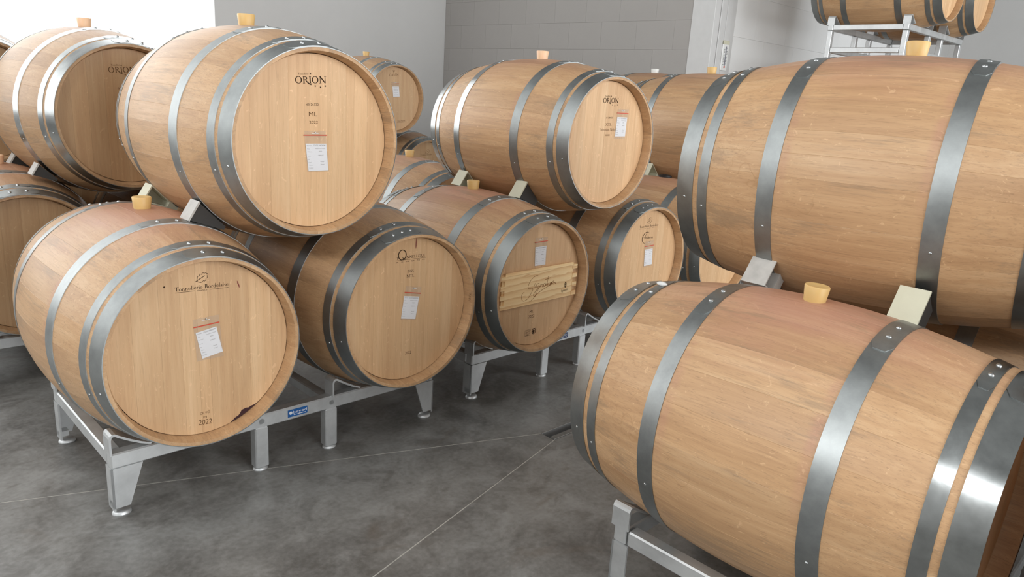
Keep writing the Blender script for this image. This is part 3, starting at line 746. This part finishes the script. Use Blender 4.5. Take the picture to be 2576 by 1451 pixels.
SIG = [[(-.018,.044),(-.028,.046),(-.043,.042),(-.061,.030),(-.073,.013),(-.075,0),(-.063,-.006),(-.050,-.004),(-.046,-.014),(-.058,-.032),(-.070,-.045),(-.085,-.053),(-.100,-.053),(-.109,-.044),(-.111,-.029),(-.105,-.019),(-.096,-.016)],
 [(-.033,.014),(-.039,-.002),(-.034,-.005),(-.025,.007)],
 [(-.005,.007),(-.016,.010),(-.023,0),(-.020,-.009),(-.007,.003),(-.015,-.022),(-.027,-.040),(-.036,-.043),(-.039,-.034),(-.026,-.021),(-.001,-.004)],
 [(.001,.004),(-.002,-.007),(.009,.003),(.015,0),(.013,-.009),(.021,.003),(.031,.005),(.021,.003),(.021,-.007),(.029,-.008),(.036,.003),(.035,-.007)],
 [(.047,.034),(.041,-.007),(.048,.003),(.048,-.008),(.057,-.008),(.063,.003),(.063,-.007),(.070,.004),(.071,-.006),(.071,.002),(.078,.005)],
 [(.076,-.003),(.086,.002),(.081,.008),(.073,-.001),(.080,-.006),(.094,-.006),(.099,-.004),(.085,.001)],
 [(.026,.021),(.063,.025)], [(.071,-.006),(.028,-.017),(-.014,-.034),(-.045,-.055),(-.061,-.063)], [(-.031,.021),(-.028,.022)]]
def smooth(pts, n=5):
    out = []
    for i in range(len(pts)-1):
        p0 = pts[max(i-1, 0)]; p1 = pts[i]; p2 = pts[i+1]; p3 = pts[min(i+2, len(pts)-1)]
        for k_ in range(n):
            t = k_/n; out.append(tuple(.5*((2*p1[j])+(-p0[j]+p2[j])*t+(2*p0[j]-5*p1[j]+4*p2[j]-p3[j])*t*t+(-p0[j]+3*p1[j]-3*p2[j]+p3[j])*t**3) for j in (0, 1)))
    return out+[pts[-1]]
F = Flat()
for s_ in SIG: F.add(penshape(lambda P: P.ribbon(smooth(s_), .0018)))
F.obj('signature_lettering', SIGBROWN, pan, HY-.0145)
F = Flat().add(place(text_mesh('Sylvain'), (.1394, -.0512), (.1829, -.0476), .0111))
F.add(penshape(lambda P: (P.arc(.1637, -.020, .007, .013, 0, 360, .002, .002), P.st(.1637, -.031, .1637, -.007, .003), P.ribbon([(.158, -.015), (.164, -.022), (.169, -.013)], .002))))
F.obj('maker_mark', BURN, pan, HY-.0145)

# ------------------------------------------------------------------ label pouches on the heads
def pouch(key, label, pch, pap, red, lines=True):
    e, X, Y, Z, yaw = BARRELS[key]
    th = yaw; base = Vector((X, Y, Z))
    cx_ = sum(p[0] for p in pch)/4; cz_ = min(p[1] for p in pch)
    R = Matrix.Rotation(yaw, 3, 'Z'); lo = base + R @ Vector((cx_, HY-.0012, cz_))
    t = empty('label_pouch', lo, yaw); tag(t, label, 'label', 'label pouches pinned to barrel heads')
    D = lambda p: (p[0]-cx_, p[1]-cz_)
    def sheet(name, quad, y0, y1, mat, par=t):
        qd = [D(p) for p in quad]; return MB().prism(qd, 1, y0, y1).obj(name, mat, par, fix=True)
    pp = sheet('paper', pap, -.0006, 0, PAPER)
    sheet('bag', pch, -.0014, -.0010, FILM)
    ey = Vector((red[1][0]-red[0][0], red[1][1]-red[0][1])).normalized(); nn = Vector((-ey.y, ey.x))*.0014
    sheet('seal_strip', [(red[0][0]-nn.x, red[0][1]-nn.y), (red[1][0]-nn.x, red[1][1]-nn.y), (red[1][0]+nn.x, red[1][1]+nn.y), (red[0][0]+nn.x, red[0][1]+nn.y)], -.0024, -.0014, RED)
    # hanging slot and pin at the head of the pouch
    tm = ((pch[0][0]+pch[1][0])/2, (pch[0][1]+pch[1][1])/2); tm = D(tm)
    MB().lathe([(.0016, 0), (.0022, .004), (.0004, .005)], 8).obj('pin', RIVET, t, 40).matrix_local = Matrix.Translation((tm[0], -.001, tm[1]-.005)) @ Matrix.Rotation(math.radians(90), 4, 'X')
    MB().box(tm[0]-.012, -.0018, tm[1]-.0085, tm[0]+.012, -.0014, tm[1]-.0072).obj('hang_slot', WHITEPL, t)
    # printed form: captions at the left, values at the right
    TL, TR, BR, BL = [D(p) for p in pap]
    def uv(u, v):
        a = (TL[0]+(TR[0]-TL[0])*u, TL[1]+(TR[1]-TL[1])*u); c = (BL[0]+(BR[0]-BL[0])*u, BL[1]+(BR[1]-BL[1])*u)
        return (a[0]+(c[0]-a[0])*v, a[1]+(c[1]-a[1])*v)
    F = Flat(); F2 = Flat(); h = math.hypot(TL[0]-BL[0], TL[1]-BL[1])
    if lines:
        F.add(sans('CLOS BADON', uv(.36, .09), uv(.94, .09), h*.050)); F.add(sans('Grand Cru Classé', uv(.44, .19), uv(.92, .19), h*.030)); F.add(sans('2022', uv(.60, .30), uv(.76, .30), h*.034)); F.add(sans('MERLOT', uv(.56, .45), uv(.82, .45), h*.036))
        for v_, w_, s_ in ((.08, .24, 'Domaine'), (.20, .11, 'Cru'), (.31, .22, 'Millésime'), (.46, .14, 'Lot'), (.59, .05, 'N'), (.70, .14, 'Coul.'), (.80, .20, 'Tonnelier'), (.90, .20, 'Contenu')):
            F2.add(sans(s_, uv(.05, v_), uv(.05+w_, v_), h*.028))
        for v_, s_ in ((.68, 'Rouge'), (.78, 'Neuve')): F2.add(sans(s_, uv(.64, v_), uv(.82, v_), h*.030))
        F.obj('printed_values', INK, pp, -.0007); F2.obj('printed_captions', INK, pp, -.0007)
    else:
        for v_ in (.1, .25, .4, .6, .8): F.add(quadline(uv(.15, v_), uv(.8, v_), h*.02))
        F.obj('printed_values', INK_GREY, pp, -.0007)
pouch('B1', 'clear zip pouch with white form on the head of the upper front-left barrel', [(-.0348,.0348),(.0397,.0345),(.0515,-.0914),(-.0248,-.0903)], [(-.0302,-.0044),(.0421,-.0048),(.0492,-.0876),(-.0205,-.0882)], [(-.037,.0217),(.0444,.0219)])
pouch('B2', 'clear zip pouch with tilted white form on the nearest leaf-branded floor barrel', [(-.0275,.0944),(.0478,.0988),(.0579,-.0321),(-.0211,-.0337)], [(-.0208,.0534),(.0398,.0629),(.0561,-.0179),(-.0051,-.0285)], [(-.0262,.0708),(.0492,.0753)])
pouch('B3', 'clear zip pouch with white form below the big letter O brand', [(-.0134,.0881),(.0568,.0757),(.0335,-.0453),(-.0324,-.0338)], [(-.0192,.0524),(.0469,.0409),(.0326,-.0416),(-.0308,-.0297)], [(-.0183,.0668),(.0526,.0528)])
pouch('B4', 'clear zip pouch with white form off centre on the middle upper barrel', [(.0604,.148),(.1371,.1486),(.1268,.0185),(.0519,.0182)], [(.0635,.1135),(.1316,.1125),(.1288,.0291),(.0594,.0287)], [(.0576,.1305),(.1363,.1303)])
pouch('B5', 'clear zip pouch with white form just above the pine signature panel', [(-.0372,.2048),(.0376,.2023),(.0362,.0805),(-.031,.0830)], [(-.0343,.1647),(.0343,.1644),(.0352,.0832),(-.0287,.0848)], [(-.0388,.1856),(.0394,.1857)])
pouch('B6', 'clear zip pouch with white form under the cursive word on its barrel head', [(-.0097,.1077),(.0602,.1072),(.0677,-.0234),(-.0058,-.0239)], [(-.0068,.0661),(.0579,.0658),(.0664,-.016),(.0008,-.0186)], [(-.0096,.0817),(.0641,.0829)])
pouch('B10', 'tiny distant label pouch on the small barrel near the back wall', [(-.0306,.1392),(.0449,.1464),(.0587,.0186),(-.0113,.0126)], [(-.02,.104),(.046,.1071),(.0565,.0235),(-.0093,.0173)], [(-.0322,.1229),(.0454,.1301)], False)

# ------------------------------------------------------------------ bungs
def bung(key, label, mat, dx=0.0, dy=0.0, h=.038, r=.0300, tilt=(0, 0)):
    e, X, Y, Z, yaw = BARRELS[key]
    zz = math.sqrt(max(0, RB**2-dx*dx))
    o = MB().lathe([(.0235, -.012), (r-.005, 0), (r-.001, h-.003), (r-.0025, h-.0006), (r-.010, h-.0002), (r-.014, h-.0014), (.004, h-.0014)], 32).obj('barrel_bung', mat, None, 40)
    P = Matrix.Rotation(yaw, 3, 'Z') @ Vector((dx, dy, zz-.001))
    o.location = (X+P.x, Y+P.y, Z+P.z); o.rotation_euler = (tilt[0], math.asin(dx/RB)+tilt[1], yaw)
    tag(o, label, 'bung', 'silicone bungs in the barrel tops')
bung('B8', 'amber silicone bung in the big upper side-on barrel', AMBER, .012, -.020)
bung('B9', 'amber silicone bung in the big lower side-on barrel', AMBER, tilt=(.04, .02))
bung('B1', 'amber silicone bung on the upper front-left barrel against the grey wall', AMBER)
bung('B2', 'amber silicone bung on the nearest leaf-branded floor barrel', AMBER)
bung('B4', 'pale peach silicone bung on the middle upper barrel', PEACH)
bung('B5', 'amber silicone bung on the barrel with the pine panel', AMBER)
bung('B7', 'peach silicone bung on the far-left upper barrel against the white light', PEACH)
bung('B11', 'amber silicone bung in front of the white corner trim', AMBER)
bung('B17', 'milky white bung low against the shaded block wall', PALE, r=.034, h=.032)
bung('B15', 'amber silicone bung right of the large upper barrel rim in the second row', AMBER)
bung('B10', 'small distant amber bung on the barrel near the back wall', AMBER)
bung('B13', 'peach silicone bung at the left picture edge', PEACH)
X_, Y_, Z_ = BARRELS['B12'][1:4]
rg = MB().lathe([(.017, 0), (.034, 0), (.039, .004), (.039, .010), (.034, .014), (.020, .014), (.017, .010)], 28, capb=False, capt=False).obj('rubber_ring', RUBBER, None, 40)
rg.location = (X_+.02, Y_, Z_+RB-.003); tag(rg, 'flat black rubber ring lying on the barrel under the second upper barrel', 'ring')
blob = MB().lathe([(.010, 0), (.011, .003), (.007, .007), (.001, .0085)], 12).obj('white_blob', WHITEPL, BARRELS['B9'][0], 60)  # small white oval on the hoop
ym = .389; a_ = math.radians(99); r_ = rad(ym)+.004
blob.location = (r_*math.cos(a_), ym, RB+r_*math.sin(a_)); blob.scale = (1, 1.5, 1)

# ------------------------------------------------------------------ triangular chocks between the tiers
def chock(lower, upper, yoff, mat, label, side=-1, wid=.066, um=.080, u1=.128, plate=True):
    _, xl, yl, zl, _ = BARRELS[lower]; _, xu, yu, zu, _ = BARRELS[upper]
    D = math.hypot(xu-xl, zu-zl); ex = ((xu-xl)/D, (zu-zl)/D); t = (-ex[1], ex[0]) if ex[0] > 0 else (ex[1], -ex[0])
    if t[1] < 0: t = (-t[0], -t[1])
    yy = yu+yoff; R = min(rad(yoff), rad(min(.47, abs(yy-yl))))+.0015
    R = max(R, rad(yoff)+.0022)
    s_ = math.sqrt(R*R-um*um); g0 = D/2-s_; sl = um/s_
    h1 = g0+(u1-um)*sl; ua = max(.012, um-g0/sl+.02); ha = max(.003, g0+(ua-um)*sl)
    P = lambda u, w: (xl+ex[0]*(D/2+w)+t[0]*u, zl+ex[1]*(D/2+w)+t[1]*u)
    out = [P(ua, -ha), P(u1, -h1), P(u1, h1), P(ua, ha)]
    c = (xl+ex[0]*D/2, yy, min(p[1] for p in out)); loc = lambda p: (p[0]-c[0], p[1]-c[2])
    if plate:
        # light face plate on a dark rubber wedge
        e = empty('stacking_chock', c); up_ = u1-.006; hp = g0+(up_-um)*sl
        MB().prism([loc(P(up_, -h1)), loc(P(u1, -h1)), loc(P(u1, h1)), loc(P(up_, h1))], 1, -wid/2, wid/2).obj('face_plate', mat, e, fix=True)
        MB().prism([loc(P(ua, -ha)), loc(P(up_, -hp*.94)), loc(P(up_, hp*.94)), loc(P(ua, ha))], 1, -wid/2+.004, wid/2-.004).obj('rubber_wedge', WEDGE, e, fix=True)
        o = e
    else:
        th = .0042; hi_ = h1-th*1.25; ui = u1-th; uu = ua+.035; hu = max(.001, (g0+(uu-um)*sl)-th*1.1)
        inn = [P(uu, -hu), P(ui, -hi_), P(ui, hi_), P(uu, hu)]
        vs = []; fs = []
        for y in (-wid/2, wid/2):
            for p in out+inn: vs.append((p[0]-c[0], y if (y < 0 or p in out) else wid/2-.005, p[1]-c[2]))
        for i in range(4):
            j = (i+1) % 4
            fs += [(i, j, 8+j, 8+i), (4+i, 12+i, 12+j, 4+j), (i, 4+i, 4+j, j)]
        fs += [(8, 9, 10, 11), (12, 13, 14, 15)]
        o = MB().add(vs, fs).obj('stacking_chock', mat, None, None, c, True)
    tag(o, label, 'chock', 'triangular steel chocks between barrel tiers')
chock('B2', 'B1', -.205, CHOCKGREY, 'grey triangular chock under the front of the upper front-left barrel')
chock('B2', 'B1', .195, CREAM, 'cream triangular chock behind the bung of the nearest floor barrel', plate=False)
chock('B5', 'B4', -.205, CREAM, 'cream triangular chock under the front of the middle upper barrel')
chock('B5', 'B4', .195, CREAM, 'cream chock beside the bung of the pine-panel barrel', plate=False)
chock('B9', 'B8', -.215, CREAM, 'pale cream chock under the big upper barrel right of the amber bung', wid=.07, um=.045, u1=.092)
chock('B9', 'B8', .165, CHOCKGREY, 'hollow grey triangular chock left of the amber bung between the big barrels', wid=.07, um=.05, u1=.10, plate=False)
chock('B13', 'B7', -.205, CHOCKGREY, 'pale grey chock under the far-left bright-hooped barrel, front side')
chock('B13', 'B7', .19, CHOCKGREY, 'dark chock at the rear of the far-left bright-hooped barrel')
chock('B14', 'B7', -.205, PALE, 'white chock on the inner side of the far-left upper barrel')
chock('B12', 'B11', .19, CREAM, 'cream chock beside the black rubber ring', plate=False)

# ------------------------------------------------------------------ floor racks
RX = 1.20
def saddle_mesh():
    # strap bent up, over and down; 0 = outer end, X inwards
    t = .006; w = .055
    outer = [(0, 0), (0, .055), (.003, .063), (.010, .068), (.020, .067), (.030, .060), (.060, .041), (.090, .0245), (.118, .0125)]
    inner = [(.114, .008), (.087, .019), (.057, .035), (.028, .053), (.018, .060), (.012, .061), (.008, .057), (.006, .050), (.006, 0)]
    return MB().prism(outer+inner, 1, -w/2, w/2).mesh('saddle', GALV, None, True)
def sad_flip():
    t = .006; w = .055
    outer = [(0, 0), (0, .055), (.003, .063), (.010, .068), (.020, .067), (.030, .060), (.060, .041), (.090, .0245), (.118, .0125)]
    inner = [(.114, .008), (.087, .019), (.057, .035), (.028, .053), (.018, .060), (.012, .061), (.008, .057), (.006, .050), (.006, 0)]
    return MB().prism([(-x, z_) for x, z_ in (outer+inner)], 1, -w/2, w/2).mesh('saddle', GALV, None, True)
SAD, SADF = saddle_mesh(), sad_flip()
ZR0, ZR1 = .160, .208
RAILX = MB().bbox(0, -.02, ZR0, RX, .02, ZR1, .004).mesh('long_rail', GALV)
RAILY = MB().bbox(-.02, -.275, ZR0+.002, .02, .275, ZR1-.002, .004).mesh('side_rail', GALV)
RAILYM = MB().bbox(-.018, -.28, ZR0+.004, .018, .28, ZR1-.006, .004).mesh('cross_rail', GALV)
def corner_leg(flip):
    s = -1 if flip else 1
    poly = [(0, .03), (.047, .03), (.090, .160), (0, .160)]; poly = [(s*x, z_) for x, z_ in poly]
    m_ = MB().prism(poly, 1, -.02, -.014)
    m_.prism([(0, .022), (s*.006, .022), (s*.006, .160), (0, .160)], 1, -.02, .030)
    m_.prism([(s*.0, .03), (s*.03, .03), (s*.03, .05), (0, .05)], 1, -.014, .018)
    return m_.mesh('leg', GALV, None, True)
LEG, LEGF = corner_leg(False), corner_leg(True)
POST = MB().bbox(-.024, -.020, .012, .024, .020, ZR0, .004).mesh('post', GALV)
FOOT = MB().lathe([(.030, 0), (.0315, .004), (.029, .010), (.024, .014)], 16).mesh('foot', GALV, 40)
BOLT = MB().lathe([(.010, 0), (.009, .004), (.003, .006)], 10).mesh('bolt_head', GALV, 40)
def rack(x0, yc, label, sticker=None, z0=0.0, hd=.295, sx=0.0):
    e = empty('barrel_rack', (x0, yc, z0)); tag(e, label, 'rack', 'galvanised barrel racks')
    for sy in (-1, 1):
        y = sy*hd
        r_ = link('long_rail', RAILX, e, None, (0, y, 0))
        for me, x in ((SAD, -.003), (SADF, .465+sx), (SAD, .735+sx), (SADF, RX+.003)): link('saddle', me, e, None, (x, y, ZR1-.002))
        for me, x, fx in ((LEG, -.002, .024), (LEGF, RX+.002, RX-.024)):
            lg = link('leg', me, e, None, (x, y, 0))
            if sy > 0: lg.rotation_euler = (0, 0, math.pi); lg.data = LEGF if me is LEG else LEG
            link('foot', FOOT, lg, None, ((fx-x)*(1 if sy < 0 else -1), 0, 0)).scale = (.9, .75, 1)
        for x in (.468, .735):
            p_ = link('post', POST, e, None, (x, y, 0)); link('foot', FOOT, p_).scale = (.82, .72, .8)
            bo = link('bolt_head', BOLT, p_, None, (0, sy*.02, (ZR0+ZR1)/2)); bo.rotation_euler = (math.radians(90)*-sy*-1 if sy < 0 else math.radians(-90), 0, 0)
    for x in (0, RX): link('side_rail', RAILY, e, None, (x+(.02 if x == 0 else -.02), 0, 0)).scale = (1, hd/.295, 1)
    for x in (.468, .735): link('cross_rail', RAILYM, e, None, (x, 0, 0)).scale = (1, hd/.295, 1)
    if sticker:
        x, mat, txt = sticker
        st = MB().box(x-.037, -.317, .172, x+.037, -.3148, .198).obj('maker_sticker', mat, e)
        F = Flat().add(sans(txt, (x-.018, .183), (x+.034, .183), .010)).add(penshape(lambda P: P.disc(x-.027, .187, .006, 14))).add(quadline((x-.016, .178), (x+.030, .178), .002))
        F.obj('sticker_lettering', WHITE, st, -.3174)
    return e
rack(.565, 2.50, 'galvanised rack under the two nearest floor barrels, blue sticker on its front rail', (.600, BLUE, 'beyed'))
rack(2.0, 2.53, 'galvanised rack under the pine-panel barrel, navy sticker on its front rail', (.58, DBLUE, 'AGORAL'))
rack(1.465, .625, 'galvanised rack corner at the bottom edge under the big lower barrel', hd=.375, sx=.05)
rack(3.465, 2.50, 'galvanised rack in the third bay, mostly behind the big barrels')
rack(.415, 3.78, 'galvanised rack of the second row at the far left')
rack(.105, 4.76, 'galvanised rack in shade under the third-row floor barrels')
rack(2.2, 3.74, 'galvanised rack in shade under the second-row barrel with amber bung', z0=.0)
rack(4.5, 3.71, 'galvanised rack under the second-row barrels beside the shaded block wall', z0=.04 if False else 0.0)
rack(3.228, 5.80, 'galvanised rack near the back wall under the distant floor barrels', z0=.03)

# ------------------------------------------------------------------ rack-on-rack stack by the white wall
SX, SYc = 6.02, 2.40
def stack_rack(z0, label, h=.238):
    # z0 = level of the feet; top rail 0.235 above
    e = empty('stacking_rack', (SX, SYc, z0)); tag(e, label, 'rack', 'stacking racks by the white wall')
    RXs = 1.30
    for sy in (-1, 1):
        y = sy*.28
        MB().bbox(0, y-.02, h-.043, RXs, y+.02, h, .003).obj('long_rail', GALV, e)
        MB().bbox(0, y-.02, .03, RXs, y+.02, .072, .003).obj('bottom_rail', GALV, e)
        for x in (.022, .50, .80, RXs-.022): MB().bbox(x-.0215, y-.0185, -.03 if x < .1 or x > 1.2 else .03, x+.0215, y+.0185, h-.046, .003).obj('post', GALV, e)
        for me, x in ((SAD, .0), (SADF, .50), (SAD, .80), (SADF, RXs)): link('saddle', me, e, None, (x, y, h-.003))
    for x in (.0, RXs-.04):
        MB().bbox(x+.002, -.259, h-.041, x+.038, .259, h-.002, .003).obj('side_rail', GALV, e)
        MB().bbox(x+.002, -.257, .032, x+.038, .257, .070, .003).obj('bottom_side_rail', GALV, e)
    return e
stack_rack(1.73, 'grey stacking rack carrying the top barrels beside the white wall')
ztop_b = 1.73+.238+.318
barrel('U1', 'topmost oak barrel on the stacking rack, nearer the corner trim', SX+.26, SYc, ztop_b, 0, .93, .1, 1, 1, 0, .55, 0, 1.05)
barrel('U2', 'topmost oak barrel on the stacking rack, farther along the white wall', SX+1.04, SYc, ztop_b, 0, .93, .1, 2, 2, 1, .55, 0, 1.05)
zb2 = 1.73-.03-.342+.012
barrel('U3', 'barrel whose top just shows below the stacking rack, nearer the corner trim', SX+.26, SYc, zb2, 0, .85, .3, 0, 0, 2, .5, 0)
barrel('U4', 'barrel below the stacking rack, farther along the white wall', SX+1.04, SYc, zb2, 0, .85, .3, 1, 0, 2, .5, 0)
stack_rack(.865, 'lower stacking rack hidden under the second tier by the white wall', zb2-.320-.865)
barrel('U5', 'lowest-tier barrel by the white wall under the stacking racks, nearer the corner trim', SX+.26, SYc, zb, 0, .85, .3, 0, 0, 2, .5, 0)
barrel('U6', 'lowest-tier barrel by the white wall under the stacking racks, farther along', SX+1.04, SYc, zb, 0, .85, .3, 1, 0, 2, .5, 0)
rack(SX+.028, SYc, 'floor rack under the lowest barrels by the white wall')
# the next row of barrels, just outside the picture at the right: it stands between the big barrels and the door
barrel('F1', 'floor barrel of the next row beyond the right picture edge', 1.86, -.345, zb, 0, .95, .4, 0, 0, 1, .3, 0)
barrel('F2', 'second floor barrel of the next row beyond the right picture edge', 2.60, -.345, zb, 0, .95, .4, 1, 1, 1, .3, 0)
barrel('F3', 'upper barrel of the next row beyond the right picture edge', 2.23, -.345, zt, 0, .95, .4, 2, 2, 1, .3, 0)
rack(1.628, -.345, 'floor rack of the next row beyond the right picture edge')

# ------------------------------------------------------------------ thermometer on the corner trim
th = empty('wall_thermometer', (XC+.214, YC-.026, 1.60)); tag(th, 'small white wall thermometer with printed scale on the corner trim', 'thermometer')
MB().bbox(-.05, -.012, 0, .05, 0, .245, .004).obj('plate', WHITEPL, th)
MB().bbox(-.05, -.013, .215, .05, .0, .25, .003).obj('top_cap', CREAM, th)
MB().lathe([(.004, 0), (.004, .165)], 8, (0, -.015, .035)).obj('tube', INK_GREY, th, 40)
MB().lathe([(.0005, 0), (.007, .004), (.008, .009), (.004, .016)], 10, (0, -.015, .022)).obj('bulb', RED, th, 40)
F = Flat()
for i in range(12):
    zz = .05+i*.0125; F.add(quadline((-.030, zz), (-.010, zz), .003)); F.add(quadline((.010, zz), (.030, zz), .003))
F.obj('scale', INK, th, -.0125)
